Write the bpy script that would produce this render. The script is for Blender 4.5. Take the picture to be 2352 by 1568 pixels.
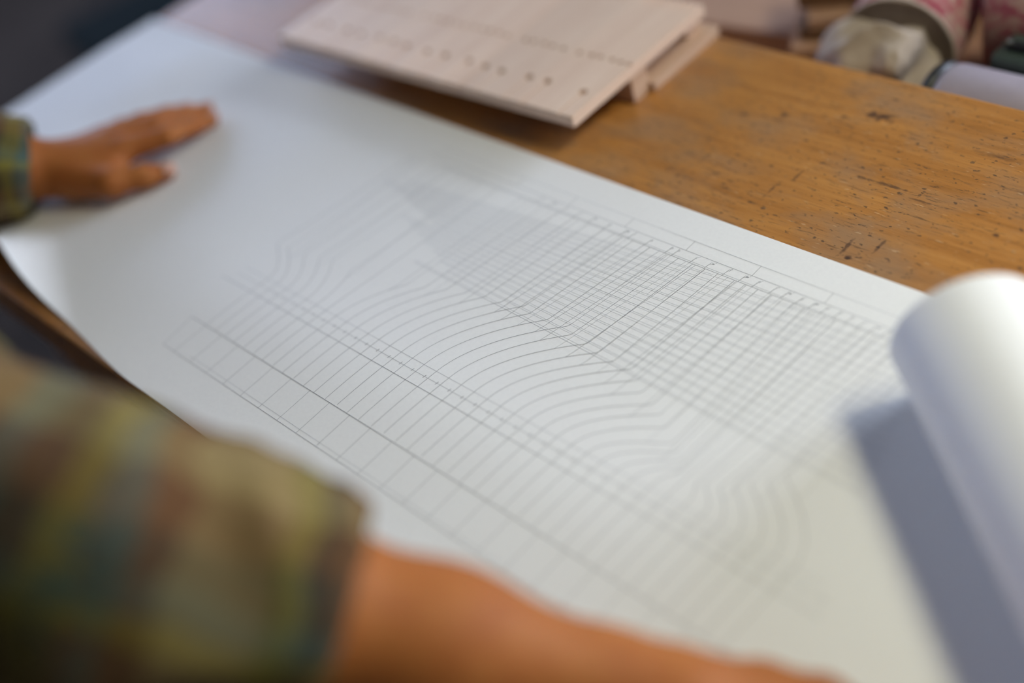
import bpy, bmesh, math, random
import numpy as np
from mathutils import Vector, Matrix, noise as mnoise

# ------------------------------------------------------------------ clear
for o in list(bpy.data.objects):
    bpy.data.objects.remove(o, do_unlink=True)
scn = bpy.context.scene
COL = scn.collection
rnd = random.Random(7)
mnoise.seed_set(11)

def nvec(p):
    return Vector((mnoise.noise(p+Vector((9.3, -1.5, 2.7))), mnoise.noise(p), mnoise.noise(p+Vector((-6.1, 4.2, 7.9)))))

# ------------------------------------------------------------------ camera
CAM_LOC = (0.598, -0.379, 0.602)
PITCH, ROLL, HEAD = 0.70447, -0.33418, 2.57646
FOCAL_PX = 2962.0
hv = Vector((math.cos(HEAD)*math.cos(PITCH), math.sin(HEAD)*math.cos(PITCH), -math.sin(PITCH)))
rv = Vector((math.sin(HEAD), -math.cos(HEAD), 0))
uv_ = rv.cross(hv)
R_ = rv*math.cos(ROLL) + uv_*math.sin(ROLL)
U_ = -rv*math.sin(ROLL) + uv_*math.cos(ROLL)
cam_d = bpy.data.cameras.new('camera')
cam = bpy.data.objects.new('camera', cam_d)
COL.objects.link(cam)
cam.matrix_world = Matrix(((R_.x, U_.x, -hv.x, CAM_LOC[0]), (R_.y, U_.y, -hv.y, CAM_LOC[1]),
                           (R_.z, U_.z, -hv.z, CAM_LOC[2]), (0, 0, 0, 1)))
cam_d.sensor_width = 36.0
cam_d.lens = FOCAL_PX/2352*36.0
cam_d.clip_start = 0.02
cam_d.clip_end = 40
cam_d.dof.use_dof = True
cam_d.dof.focus_distance = 0.93
cam_d.dof.aperture_fstop = 1.1
cam_d.dof.aperture_blades = 9
scn.camera = cam

# ------------------------------------------------------------------ world, exposure, light levels
scn.view_settings.view_transform = 'Standard'
scn.view_settings.look = 'None'
scn.view_settings.gamma = 1.0
scn.view_settings.use_curve_mapping = False
scn.view_settings.exposure = 0.08
world = bpy.data.worlds.new('world')
scn.world = world
world.use_nodes = True
world.node_tree.nodes['Background'].inputs[0].default_value = (0.6, 0.7, 0.9, 1)
world.node_tree.nodes['Background'].inputs[1].default_value = 0.15
WIN_LEFT = 6.2        # radiance of the daylight in the left wall's window
WIN_BACK = 14.5         # radiance of the daylight in the back wall's window
LAMP_W = 10.6          # watts of the warm bench lamp

# ------------------------------------------------------------------ node helpers
class NT:
    def __init__(self, name):
        self.m = bpy.data.materials.new(name)
        self.m.use_nodes = True
        self.t = self.m.node_tree
        self.b = self.t.nodes['Principled BSDF']
    def n(self, kind, **kw):
        x = self.t.nodes.new(kind)
        for k, v in kw.items():
            setattr(x, k, v)
        return x
    def l(self, a, b):
        self.t.links.new(a, b)
    def coords(self, scale=(1, 1, 1), rot=(0, 0, 0), obj=True):
        tc = self.n('ShaderNodeTexCoord')
        mp = self.n('ShaderNodeMapping')
        mp.inputs['Scale'].default_value = scale
        mp.inputs['Rotation'].default_value = rot
        self.l(tc.outputs['Object' if obj else 'Generated'], mp.inputs['Vector'])
        return mp.outputs[0]
    def noise(self, vec, scale, detail=4, rough=0.55, dist=0.0):
        x = self.n('ShaderNodeTexNoise')
        x.inputs['Scale'].default_value = scale
        x.inputs['Detail'].default_value = detail
        x.inputs['Roughness'].default_value = rough
        x.inputs['Distortion'].default_value = dist
        self.l(vec, x.inputs['Vector'])
        return x.outputs['Fac']
    def ramp(self, fac, stops, interp='LINEAR'):
        x = self.n('ShaderNodeValToRGB')
        x.color_ramp.interpolation = interp
        el = x.color_ramp.elements
        while len(el) < len(stops):
            el.new(0.5)
        for e, (p, c) in zip(el, stops):
            e.position = p
            e.color = (*c, 1) if len(c) == 3 else c
        self.l(fac, x.inputs[0])
        return x.outputs[0]
    def mix(self, fac, a, b, mode='MIX'):
        x = self.n('ShaderNodeMix', data_type='RGBA', blend_type=mode)
        for s, v in ((x.inputs[0], fac), (x.inputs[6], a), (x.inputs[7], b)):
            if hasattr(v, 'is_output'):
                self.l(v, s)
            elif isinstance(v, (int, float)):
                s.default_value = v
            else:
                s.default_value = (*v, 1)
        return x.outputs[2]
    def math(self, op, a, b=0.0, c=None):
        x = self.n('ShaderNodeMath', operation=op)
        for i, v in enumerate((a, b) if c is None else (a, b, c)):
            if hasattr(v, 'is_output'):
                self.l(v, x.inputs[i])
            else:
                x.inputs[i].default_value = v
        return x.outputs[0]
    def bump(self, h, dist, strength=1.0):
        x = self.n('ShaderNodeBump')
        x.inputs['Distance'].default_value = dist
        x.inputs['Strength'].default_value = strength
        self.l(h, x.inputs['Height'])
        self.l(x.outputs[0], self.b.inputs['Normal'])
    def col(self, c):
        if hasattr(c, 'is_output'):
            self.l(c, self.b.inputs['Base Color'])
        else:
            self.b.inputs['Base Color'].default_value = (*c, 1)
    def set(self, **kw):
        for k, v in kw.items():
            self.b.inputs[k].default_value = v

def plain(name, c, rough=0.6, var=0.12, scale=30, metal=0.0, spec=0.5):
    m = NT(name)
    v = m.noise(m.coords(), scale)
    lo = tuple(x*(1-var) for x in c)
    hi = tuple(min(1, x*(1+var)) for x in c)
    m.col(m.ramp(v, [(0.3, lo), (0.7, hi)]))
    m.set(Roughness=rough, Metallic=metal)
    m.b.inputs['Specular IOR Level'].default_value = spec
    return m.m

def timber(name, dark, mid, light, axis=0, rough=0.5, grain=90, var=0.0):
    m = NT(name)
    sc = [6, 6, 6]
    sc2 = [1, 1, 1]
    for i in range(3):
        if i != axis:
            sc[i] = grain
            sc2[i] = 6
    g = m.noise(m.coords(tuple(sc)), 1.0, 6, 0.6, 0.3)
    broad = m.noise(m.coords(tuple(sc2)), 6.0, 3, 0.5, 0.6)
    s = m.math('MULTIPLY_ADD', g, 0.6, m.math('MULTIPLY', broad, 0.4))
    c = m.ramp(s, [(0.32, dark), (0.5, mid), (0.68, light)])
    if var:
        oi = m.n('ShaderNodeObjectInfo')
        k = m.math('MULTIPLY_ADD', oi.outputs['Random'], var, 1-var/2)
        cmb = m.n('ShaderNodeCombineColor')
        for i in range(3):
            m.l(k, cmb.inputs[i])
        c = m.mix(1.0, c, cmb.outputs[0], 'MULTIPLY')
    m.col(c)
    m.set(Roughness=rough)
    m.bump(g, 0.0003, 0.5)
    return m.m

# worn workbench wood
def bench_wood():
    m = NT('worn_bench_wood')
    g = m.noise(m.coords((7, 130, 60)), 1.0, 8, 0.65, 0.25)
    fine = m.noise(m.coords((30, 900, 400)), 1.0, 4, 0.6)
    broad = m.noise(m.coords((2.2, 7, 5)), 1.6, 4, 0.55, 0.8)
    s = m.math('MULTIPLY_ADD', g, 0.45, m.math('MULTIPLY_ADD', broad, 0.4, m.math('MULTIPLY', fine, 0.15)))
    base = m.ramp(s, [(0.30, (0.19, 0.075, 0.014)), (0.45, (0.38, 0.158, 0.036)), (0.58, (0.49, 0.224, 0.058)), (0.72, (0.56, 0.288, 0.095))])
    # greyish worn patches
    wear = m.noise(m.coords((9, 16, 10)), 1.0, 5, 0.6, 0.4)
    base = m.mix(m.ramp(wear, [(0.47, (0, 0, 0)), (0.66, (0.75, 0.75, 0.75))]), base, (0.31, 0.185, 0.10))
    # short dark scratches and dents running with the grain
    sc1 = m.noise(m.coords((55, 430, 100)), 1.0, 4, 0.7, 0.25)
    reg = m.noise(m.coords((5, 8, 5)), 1.0, 3, 0.6)
    k1 = m.math('MULTIPLY', m.ramp(sc1, [(0.555, (0, 0, 0)), (0.64, (1, 1, 1))]), m.ramp(reg, [(0.36, (0.15, 0.15, 0.15)), (0.56, (1, 1, 1))]))
    base = m.mix(m.math('MULTIPLY', k1, 0.75), base, (0.060, 0.034, 0.020))
    # little dark specks
    sp = m.noise(m.coords((150, 260, 150)), 1.0, 2, 0.5)
    base = m.mix(m.ramp(sp, [(0.635, (0, 0, 0)), (0.69, (0.75, 0.75, 0.75))]), base, (0.07, 0.045, 0.03))
    # pale scuffs
    sc2 = m.noise(m.coords((70, 420, 100), (0, 0, 0.5)), 1.0, 2, 0.6)
    base = m.mix(m.ramp(sc2, [(0.655, (0, 0, 0)), (0.72, (0.5, 0.5, 0.5))]), base, (0.62, 0.42, 0.24))
    # knots and ink stains with a shape of their own: (x, y, radius x, radius y, strength)
    tc = m.n('ShaderNodeTexCoord')
    wob = m.n('ShaderNodeTexNoise')
    wob.inputs['Scale'].default_value = 140
    wob.inputs['Detail'].default_value = 4
    m.l(tc.outputs['Object'], wob.inputs['Vector'])
    for (x, y, rx, ry, st) in ((0.085, 0.340, 0.014, 0.007, 0.85), (0.158, 0.186, 0.004, 0.003, 0.95), (0.150, 0.196, 0.002, 0.012, 0.7), (0.170, 0.205, 0.0018, 0.012, 0.6),
                               (0.062, 0.230, 0.0016, 0.016, 0.7), (0.070, 0.250, 0.0015, 0.012, 0.5), (0.232, 0.252, 0.004, 0.003, 0.8), (0.252, 0.262, 0.004, 0.003, 0.8),
                               (0.012, 0.312, 0.005, 0.004, 0.6), (-0.02, 0.300, 0.004, 0.004, 0.5), (0.135, 0.268, 0.030, 0.0016, 0.7), (0.170, 0.262, 0.022, 0.0014, 0.6),
                               (0.240, 0.300, 0.045, 0.0018, 0.5), (0.190, 0.330, 0.030, 0.003, 0.35)):
        mp = m.n('ShaderNodeMapping')
        mp.inputs['Location'].default_value = (-x/rx, -y/ry, 0)
        mp.inputs['Scale'].default_value = (1/rx, 1/ry, 0.0001)
        m.l(tc.outputs['Object'], mp.inputs['Vector'])
        ln = m.n('ShaderNodeVectorMath', operation='LENGTH')
        m.l(mp.outputs[0], ln.inputs[0])
        d = m.math('ADD', ln.outputs['Value'], m.math('MULTIPLY_ADD', wob.outputs['Fac'], 2.4, -1.2))
        f = m.ramp(d, [(0.35, (st, st, st)), (0.95, (0, 0, 0))])
        base = m.mix(f, base, (0.055, 0.030, 0.022))
    m.col(base)
    m.l(m.math('MULTIPLY_ADD', wear, 0.20, 0.26), m.b.inputs['Roughness'])
    m.b.inputs['Specular IOR Level'].default_value = 0.45
    hgt = m.math('SUBTRACT', m.math('MULTIPLY_ADD', fine, 0.5, g), k1)
    m.bump(hgt, 0.0003, 0.35)
    return m.m

M = {}
M['bench'] = bench_wood()
M['side_bench'] = timber('side_bench_wood', (0.24, 0.105, 0.03), (0.40, 0.185, 0.065), (0.48, 0.24, 0.10), 0, 0.5)
M['pale_wood'] = timber('pale_lime_wood', (0.71, 0.51, 0.385), (0.79, 0.59, 0.455), (0.84, 0.65, 0.51), 1, 0.45, 70, 0.16)
M['batten'] = timber('batten_wood', (0.47, 0.29, 0.19), (0.56, 0.37, 0.25), (0.62, 0.43, 0.30), 1, 0.5, 80, 0.1)
M['pinkish_wood'] = timber('pinkish_brown_wood', (0.36, 0.21, 0.145), (0.43, 0.265, 0.185), (0.49, 0.31, 0.22), 0, 0.5, 60)
M['offcut_a'] = timber('offcut_light', (0.40, 0.22, 0.13), (0.50, 0.29, 0.18), (0.58, 0.36, 0.23), 0, 0.55, 90, 0.3)
M['offcut_b'] = timber('offcut_dark', (0.10, 0.055, 0.03), (0.17, 0.095, 0.05), (0.24, 0.14, 0.08), 0, 0.55, 90, 0.3)
M['pencil'] = plain('pencil_graphite', (0.20, 0.205, 0.22), 0.55, 0.2, 900)
M['pencil_fine'] = plain('fine_pencil_graphite', (0.42, 0.425, 0.44), 0.55, 0.2, 900)
M['floor'] = plain('dark_floor', (0.050, 0.038, 0.030), 0.9, 0.3, 6, 0.0, 0.1)
M['wall'] = plain('off_white_wall', (0.18, 0.168, 0.152), 0.9, 0.05, 3)
M['ceiling'] = plain('ceiling_white', (0.26, 0.25, 0.235), 0.9, 0.04, 3)
M['frame'] = plain('white_window_paint', (0.7, 0.7, 0.68), 0.5)
M['teal'] = plain('dark_teal_paint', (0.003, 0.009, 0.010), 0.9, 0.2, 30, 0.0, 0.08)
M['lilac'] = plain('lilac_grey_enamel', (0.36, 0.32, 0.38), 0.35, 0.05, 60)
M['black'] = plain('black_rubber', (0.012, 0.012, 0.013), 0.4, 0.2)
M['steel'] = plain('bright_steel', (0.7, 0.7, 0.7), 0.25, 0.05, 50, 1.0)
M['green'] = plain('dark_green_plastic', (0.045, 0.062, 0.055), 0.4, 0.15)
M['lamp'] = plain('lamp_enamel', (0.05, 0.08, 0.06), 0.4)
M['trousers'] = plain('dark_slate_denim', (0.03, 0.04, 0.055), 0.85, 0.3, 200)
M['hair'] = plain('brown_hair', (0.05, 0.028, 0.015), 0.6, 0.4, 120)
M['shoe'] = plain('dark_leather', (0.03, 0.02, 0.015), 0.5)
M['eye'] = plain('eye_white', (0.7, 0.68, 0.65), 0.2, 0.02)
M['nail'] = plain('fingernail', (0.60, 0.33, 0.25), 0.35, 0.05)

def paper_mat():
    m = NT('drafting_paper')
    v = m.noise(m.coords((1, 1, 1)), 400, 3)
    m.col(m.ramp(v, [(0.3, (0.80, 0.80, 0.80)), (0.7, (0.83, 0.83, 0.825))]))
    m.set(Roughness=0.58)
    m.b.inputs['Specular IOR Level'].default_value = 0.32
    m.bump(v, 0.00005, 0.3)
    return m.m
M['paper'] = paper_mat()

def skin_mat():
    m = NT('skin')
    a = m.noise(m.coords(), 45, 4)
    b = m.noise(m.coords(), 700, 3)
    c = m.ramp(a, [(0.3, (0.34, 0.105, 0.027)), (0.7, (0.40, 0.142, 0.037))])
    m.col(c)
    m.set(Roughness=0.6)
    m.b.inputs['Specular IOR Level'].default_value = 0.2
    m.b.inputs['Subsurface Weight'].default_value = 0.12
    m.b.inputs['Subsurface Radius'].default_value = (0.006, 0.002, 0.001)
    m.b.inputs['Subsurface Scale'].default_value = 1.0
    m.bump(b, 0.0002, 0.4)
    return m.m
M['skin'] = skin_mat()

def plaid_mat():
    m = NT('plaid_flannel')
    def stripes(name, period, stops):
        at = m.n('ShaderNodeAttribute')
        at.attribute_name = name
        wv = m.noise(m.coords(), 16, 2)
        f = m.math('FRACT', m.math('DIVIDE', m.math('MULTIPLY_ADD', wv, 0.035, at.outputs['Fac']), period))
        return m.ramp(f, stops, 'CONSTANT')
    dark = (0.010, 0.012, 0.011)
    teal = (0.045, 0.095, 0.085)
    brown = (0.12, 0.045, 0.013)
    olive = (0.19, 0.165, 0.020)
    cream = (0.27, 0.19, 0.075)
    umber = (0.045, 0.022, 0.010)
    a = stripes('plaid_u', 0.190, [(0.0, cream), (0.20, olive), (0.27, dark), (0.34, brown), (0.52, teal), (0.64, umber), (0.76, olive), (0.83, teal), (0.90, brown)])
    b = stripes('plaid_v', 0.165, [(0.0, cream), (0.22, brown), (0.40, dark), (0.55, teal), (0.66, olive), (0.74, umber), (0.88, brown)])
    c = m.mix(0.5, a, b)
    w = m.noise(m.coords(), 900, 2)
    m.col(m.mix(0.25, c, m.ramp(w, [(0.35, (0.015, 0.013, 0.010)), (0.65, (0.22, 0.18, 0.11))])))
    m.set(Roughness=0.9)
    m.b.inputs['Specular IOR Level'].default_value = 0.2
    m.bump(w, 0.0004, 0.5)
    return m.m
M['plaid'] = plaid_mat()

def linen_mat():
    m = NT('beige_linen')
    v = m.noise(m.coords(), 25, 4)
    w = m.noise(m.coords(), 600, 2)
    m.col(m.ramp(v, [(0.3, (0.36, 0.29, 0.235)), (0.7, (0.50, 0.415, 0.345))]))
    m.set(Roughness=0.95)
    m.bump(w, 0.0003, 0.4)
    return m.m
M['linen'] = linen_mat()

def pink_mat(name, base, spot, pale):
    m = NT(name)
    a = m.noise(m.coords(), 55, 4, 0.6, 1.2)
    b = m.noise(m.coords((1, 1, 1), (0.4, 0.7, 0.2)), 80, 3, 0.6, 0.8)
    c = m.ramp(a, [(0.36, base), (0.46, pale), (0.52, base), (0.62, spot)])
    m.col(m.mix(m.ramp(b, [(0.56, (0, 0, 0)), (0.66, (0.7, 0.7, 0.7))]), c, pale))
    m.set(Roughness=0.8)
    return m.m
M['pink'] = pink_mat('pink_floral_fabric', (0.52, 0.21, 0.24), (0.42, 0.07, 0.12), (0.55, 0.42, 0.36))
M['pink_dull'] = pink_mat('dusky_pink_fabric', (0.36, 0.13, 0.15), (0.28, 0.06, 0.09), (0.42, 0.30, 0.25))
M['beige_print'] = pink_mat('beige_printed_fabric', (0.33, 0.26, 0.19), (0.17, 0.13, 0.09), (0.40, 0.33, 0.25))

def emit_mat(name, col, st):
    m = NT(name)
    m.col((0.8, 0.85, 0.9))
    m.b.inputs['Emission Color'].default_value = (*col, 1)
    m.b.inputs['Emission Strength'].default_value = st
    return m.m
M['day_left'] = emit_mat('daylight_pane_left', (0.56, 0.68, 1.0), WIN_LEFT)
M['day_back'] = emit_mat('daylight_pane_back', (0.72, 0.81, 1.0), WIN_BACK)

# ------------------------------------------------------------------ mesh helpers
def link(name, me, mat, parent=None, loc=None, smooth=False):
    o = bpy.data.objects.new(name, me)
    COL.objects.link(o)
    if mat is not None:
        me.materials.append(M[mat] if isinstance(mat, str) else mat)
    if parent is not None:
        o.parent = parent
    if loc is not None:
        o.location = loc
    if smooth:
        for p in me.polygons:
            p.use_smooth = True
    return o

def bm_obj(name, bm, mat, parent=None, loc=None, smooth=False):
    bmesh.ops.recalc_face_normals(bm, faces=bm.faces[:])
    me = bpy.data.meshes.new(name)
    bm.to_mesh(me)
    bm.free()
    return link(name, me, mat, parent, loc, smooth)

def py_obj(name, v, f, mat, parent=None, smooth=False):
    me = bpy.data.meshes.new(name)
    me.from_pydata([tuple(map(float, p)) for p in v], [], [tuple(map(int, q)) for q in f])
    me.update()
    return link(name, me, mat, parent, None, smooth)

def empty(name, loc=(0, 0, 0), rz=0.0):
    o = bpy.data.objects.new(name, None)
    o.empty_display_size = 0.05
    COL.objects.link(o)
    o.location = loc
    o.rotation_euler = (0, 0, rz)
    return o

def tag(o, label, cat, group=None):
    o['label'] = label
    o['category'] = cat
    if group:
        o['group'] = group
    return o

def struct(o):
    o['kind'] = 'structure'
    return o

def add_box(bm, x0, x1, y0, y1, z0, z1, bev=0.0, mtx=None):
    r = bmesh.ops.create_cube(bm, size=1.0)
    vs = r['verts']
    for v in vs:
        v.co = Vector((x0+(v.co.x+.5)*(x1-x0), y0+(v.co.y+.5)*(y1-y0), z0+(v.co.z+.5)*(z1-z0)))
    if bev:
        es = list({e for v in vs for e in v.link_edges})
        rr = bmesh.ops.bevel(bm, geom=es, offset=bev, segments=2, affect='EDGES', profile=0.5)
        vs = list({v for f in rr['faces'] for v in f.verts} | {v for v in vs if v.is_valid})
    if mtx is not None:
        bmesh.ops.transform(bm, matrix=mtx, verts=vs)

def box(name, x0, x1, y0, y1, z0, z1, mat, parent=None, bev=0.0):
    bm = bmesh.new()
    add_box(bm, x0, x1, y0, y1, z0, z1, bev)
    return bm_obj(name, bm, mat, parent)

def frame_axes(d):
    d = Vector(d).normalized()
    a = Vector((0, 0, 1)) if abs(d.z) < 0.9 else Vector((1, 0, 0))
    x = d.cross(a).normalized()
    return x, d.cross(x).normalized(), d

def lathe(name, origin, axis, prof, mat, parent=None, n=48, smooth=True, wob=None):
    """prof: list of (distance along axis, radius)."""
    x, y, d = frame_axes(axis)
    o = Vector(origin)
    v, f = [], []
    for k, (t, r) in enumerate(prof):
        for i in range(n):
            a = 2*math.pi*i/n
            rr = r*(1+(wob(a, t) if wob else 0))
            v.append(o+d*t+x*(rr*math.cos(a))+y*(rr*math.sin(a)))
    for k in range(len(prof)-1):
        for i in range(n):
            j = (i+1) % n
            f.append((k*n+i, k*n+j, (k+1)*n+j, (k+1)*n+i))
    ob = py_obj(name, v, f, mat, parent, smooth)
    bm = bmesh.new()
    bm.from_mesh(ob.data)
    bmesh.ops.holes_fill(bm, edges=[e for e in bm.edges if e.is_boundary], sides=0)
    bmesh.ops.recalc_face_normals(bm, faces=bm.faces[:])
    bm.to_mesh(ob.data)
    bm.free()
    if smooth:
        for p in ob.data.polygons:
            p.use_smooth = len(p.vertices) == 4
    return ob

def tube(name, pts, r, mat, parent=None, n=10):
    v, f = [], []
    P = [Vector(p) for p in pts]
    for k, p in enumerate(P):
        t = (P[min(k+1, len(P)-1)]-P[max(k-1, 0)])
        x, y, d = frame_axes(t)
        for i in range(n):
            a = 2*math.pi*i/n
            v.append(p+x*(r*math.cos(a))+y*(r*math.sin(a)))
    for k in range(len(P)-1):
        for i in range(n):
            j = (i+1) % n
            f.append((k*n+i, k*n+j, (k+1)*n+j, (k+1)*n+i))
    f.append(tuple(range(n)))
    f.append(tuple(range((len(P)-1)*n, len(P)*n)))
    return py_obj(name, v, f, mat, parent, True)

# ---- implicit surfaces: smooth unions of tapered capsules and ellipsoids, meshed with surface nets
class Field:
    def __init__(self, lo, hi, h):
        self.h = h
        self.lo = np.array(lo, np.float32)
        self.n = np.ceil((np.array(hi)-np.array(lo))/h).astype(int)+1
        self.f = np.full(self.n, 0.5, np.float32)
    def box(self, lo, hi):
        a = np.clip(np.floor((np.array(lo)-self.lo)/self.h).astype(int), 0, self.n)
        b = np.clip(np.ceil((np.array(hi)-self.lo)/self.h).astype(int)+1, 0, self.n)
        sl = tuple(slice(i, j) for i, j in zip(a, b))
        ax = [self.lo[i]+self.h*np.arange(a[i], b[i], dtype=np.float32) for i in range(3)]
        return sl, np.meshgrid(*ax, indexing='ij', sparse=True)
    def blend(self, sl, d, k):
        g = self.f[sl]
        if k <= 0:
            self.f[sl] = np.minimum(g, d)
        else:
            hh = np.clip(0.5+0.5*(g-d)/k, 0, 1)
            self.f[sl] = g*(1-hh)+d*hh-k*hh*(1-hh)
    def cap(self, a, b, ra, rb, k=0.01, flat=None):
        """flat=(normal, factor): squash the section along the normal."""
        a = np.array(a, np.float32)
        b = np.array(b, np.float32)
        m = max(ra, rb)*1.6+k+3*self.h
        sl, (X, Y, Z) = self.box(np.minimum(a, b)-m, np.maximum(a, b)+m)
        ab = b-a
        px, py, pz = X-a[0], Y-a[1], Z-a[2]
        t = np.clip((px*ab[0]+py*ab[1]+pz*ab[2])/max(float(ab@ab), 1e-9), 0, 1)
        qx, qy, qz = px-t*ab[0], py-t*ab[1], pz-t*ab[2]
        if flat is not None:
            nn = np.array(flat[0], np.float32)
            nn /= np.linalg.norm(nn)
            s = qx*nn[0]+qy*nn[1]+qz*nn[2]
            g = 1/flat[1]-1
            qx, qy, qz = qx+g*s*nn[0], qy+g*s*nn[1], qz+g*s*nn[2]
        d = np.sqrt(qx*qx+qy*qy+qz*qz)-(ra+(rb-ra)*t)
        self.blend(sl, d.astype(np.float32), k)
    def chain(self, pts, k=0.01, flat=None):
        for (a, ra), (b, rb) in zip(pts[:-1], pts[1:]):
            self.cap(a, b, ra, rb, k, flat)
    def ell(self, c, r, k=0.01):
        c = np.array(c, np.float32)
        r = np.array(r, np.float32)
        m = r.max()*1.3+k+3*self.h
        sl, (X, Y, Z) = self.box(c-m, c+m)
        q = np.sqrt(((X-c[0])/r[0])**2+((Y-c[1])/r[1])**2+((Z-c[2])/r[2])**2)
        self.blend(sl, ((q-1)*r.min()).astype(np.float32), k)
    def cut(self, p, n):
        """remove everything on the positive side of a plane"""
        sl, (X, Y, Z) = self.box(self.lo, self.lo+self.n*self.h)
        d = (X-p[0])*n[0]+(Y-p[1])*n[1]+(Z-p[2])*n[2]
        self.f = np.maximum(self.f, d.astype(np.float32))
    def carve(self, a, b, ra, rb):
        a = np.array(a, np.float32)
        b = np.array(b, np.float32)
        m = max(ra, rb)+3*self.h
        sl, (X, Y, Z) = self.box(np.minimum(a, b)-m, np.maximum(a, b)+m)
        ab = b-a
        px, py, pz = X-a[0], Y-a[1], Z-a[2]
        t = np.clip((px*ab[0]+py*ab[1]+pz*ab[2])/float(ab@ab), 0, 1)
        d = np.sqrt((px-t*ab[0])**2+(py-t*ab[1])**2+(pz-t*ab[2])**2)-(ra+(rb-ra)*t)
        self.f[sl] = np.maximum(self.f[sl], -d.astype(np.float32))
    def mesh(self):
        f = self.f
        s = f < 0
        nx, ny, nz = f.shape
        cnt = np.zeros((nx-1, ny-1, nz-1), np.int8)
        for dx in (0, 1):
            for dy in (0, 1):
                for dz in (0, 1):
                    cnt += s[dx:nx-1+dx, dy:ny-1+dy, dz:nz-1+dz]
        act = (cnt > 0) & (cnt < 8)
        idx = np.argwhere(act)
        vid = np.full(act.shape, -1, np.int32)
        vid[act] = np.arange(len(idx))
        acc = np.zeros((len(idx), 3))
        num = np.zeros(len(idx))
        C8 = [(a, b, c) for a in (0, 1) for b in (0, 1) for c in (0, 1)]
        val = {c: f[idx[:, 0]+c[0], idx[:, 1]+c[1], idx[:, 2]+c[2]] for c in C8}
        for c in C8:
            for ax in range(3):
                if c[ax] == 0:
                    e = list(c)
                    e[ax] = 1
                    v0, v1 = val[c], val[tuple(e)]
                    cr = (v0 < 0) != (v1 < 0)
                    t = np.where(cr, v0/np.where(cr, v0-v1, 1), 0)
                    p = np.tile(np.array(c, float), (len(idx), 1))
                    p[:, ax] += t
                    acc += np.where(cr[:, None], p, 0)
                    num += cr
        V = self.lo+self.h*(idx+acc/num[:, None])
        quads = []
        for ax in range(3):
            a1, a2 = (ax+1) % 3, (ax+2) % 3
            sl0 = [slice(None)]*3
            sl1 = [slice(None)]*3
            sl0[ax] = slice(0, -1)
            sl1[ax] = slice(1, None)
            s0, s1 = s[tuple(sl0)], s[tuple(sl1)]
            e = np.argwhere(s0 != s1)
            ok = (e[:, a1] > 0) & (e[:, a2] > 0) & (e[:, a1] < f.shape[a1]-1) & (e[:, a2] < f.shape[a2]-1)
            e = e[ok]
            flip = s0[e[:, 0], e[:, 1], e[:, 2]]
            q = []
            for d1, d2 in ((1, 1), (0, 1), (0, 0), (1, 0)):
                c = e.copy()
                c[:, a1] -= d1
                c[:, a2] -= d2
                q.append(vid[c[:, 0], c[:, 1], c[:, 2]])
            q = np.stack(q, 1)
            q[~flip] = q[~flip][:, ::-1]
            quads.append(q)
        return V, np.concatenate(quads)

def np_obj(name, V, Q, mat, parent=None):
    me = bpy.data.meshes.new(name)
    me.vertices.add(len(V))
    me.vertices.foreach_set('co', np.asarray(V, np.float32).ravel())
    me.loops.add(Q.size)
    me.loops.foreach_set('vertex_index', Q.astype(np.int32).ravel())
    me.polygons.add(len(Q))
    me.polygons.foreach_set('loop_start', np.arange(0, Q.size, 4, dtype=np.int32))
    me.polygons.foreach_set('use_smooth', np.ones(len(Q), bool))
    me.update(calc_edges=True)
    me.validate()
    return link(name, me, mat, parent)

def relax(V, Q, it=2, lam=0.5):
    for _ in range(it):
        acc = np.zeros_like(V)
        num = np.zeros(len(V))
        for a, b in ((0, 1), (1, 2), (2, 3), (3, 0)):
            np.add.at(acc, Q[:, a], V[Q[:, b]])
            np.add.at(acc, Q[:, b], V[Q[:, a]])
            np.add.at(num, Q[:, a], 1)
            np.add.at(num, Q[:, b], 1)
        V = V*(1-lam)+lam*acc/np.maximum(num, 1)[:, None]
    return V

# ================================================================== THE SETTING
FL, CE = -0.90, 2.30
X0, X1, Y0, Y1 = -4.6, 3.6, -3.2, 3.2
struct(box('floor', X0, X1, Y0, Y1, FL-0.1, FL, 'floor'))
struct(box('ceiling', X0, X1, Y0, Y1, CE, CE+0.1, 'ceiling'))
def wall_with_window(name, axis, pos, w0, w1, a0, a1, b0, b1, inward):
    """wall in the plane axis=pos from w0 to w1, opening a0..a1 by b0..b1 (heights)"""
    bm = bmesh.new()
    t0, t1 = (pos-0.15, pos) if inward > 0 else (pos, pos+0.15)
    for (u0, u1, z0, z1) in ((w0, a0, FL, CE), (a1, w1, FL, CE), (a0, a1, FL, b0), (a0, a1, b1, CE)):
        if axis == 0:
            add_box(bm, t0, t1, u0, u1, z0, z1)
        else:
            add_box(bm, u0, u1, t0, t1, z0, z1)
    return struct(bm_obj(name, bm, 'wall'))
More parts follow.
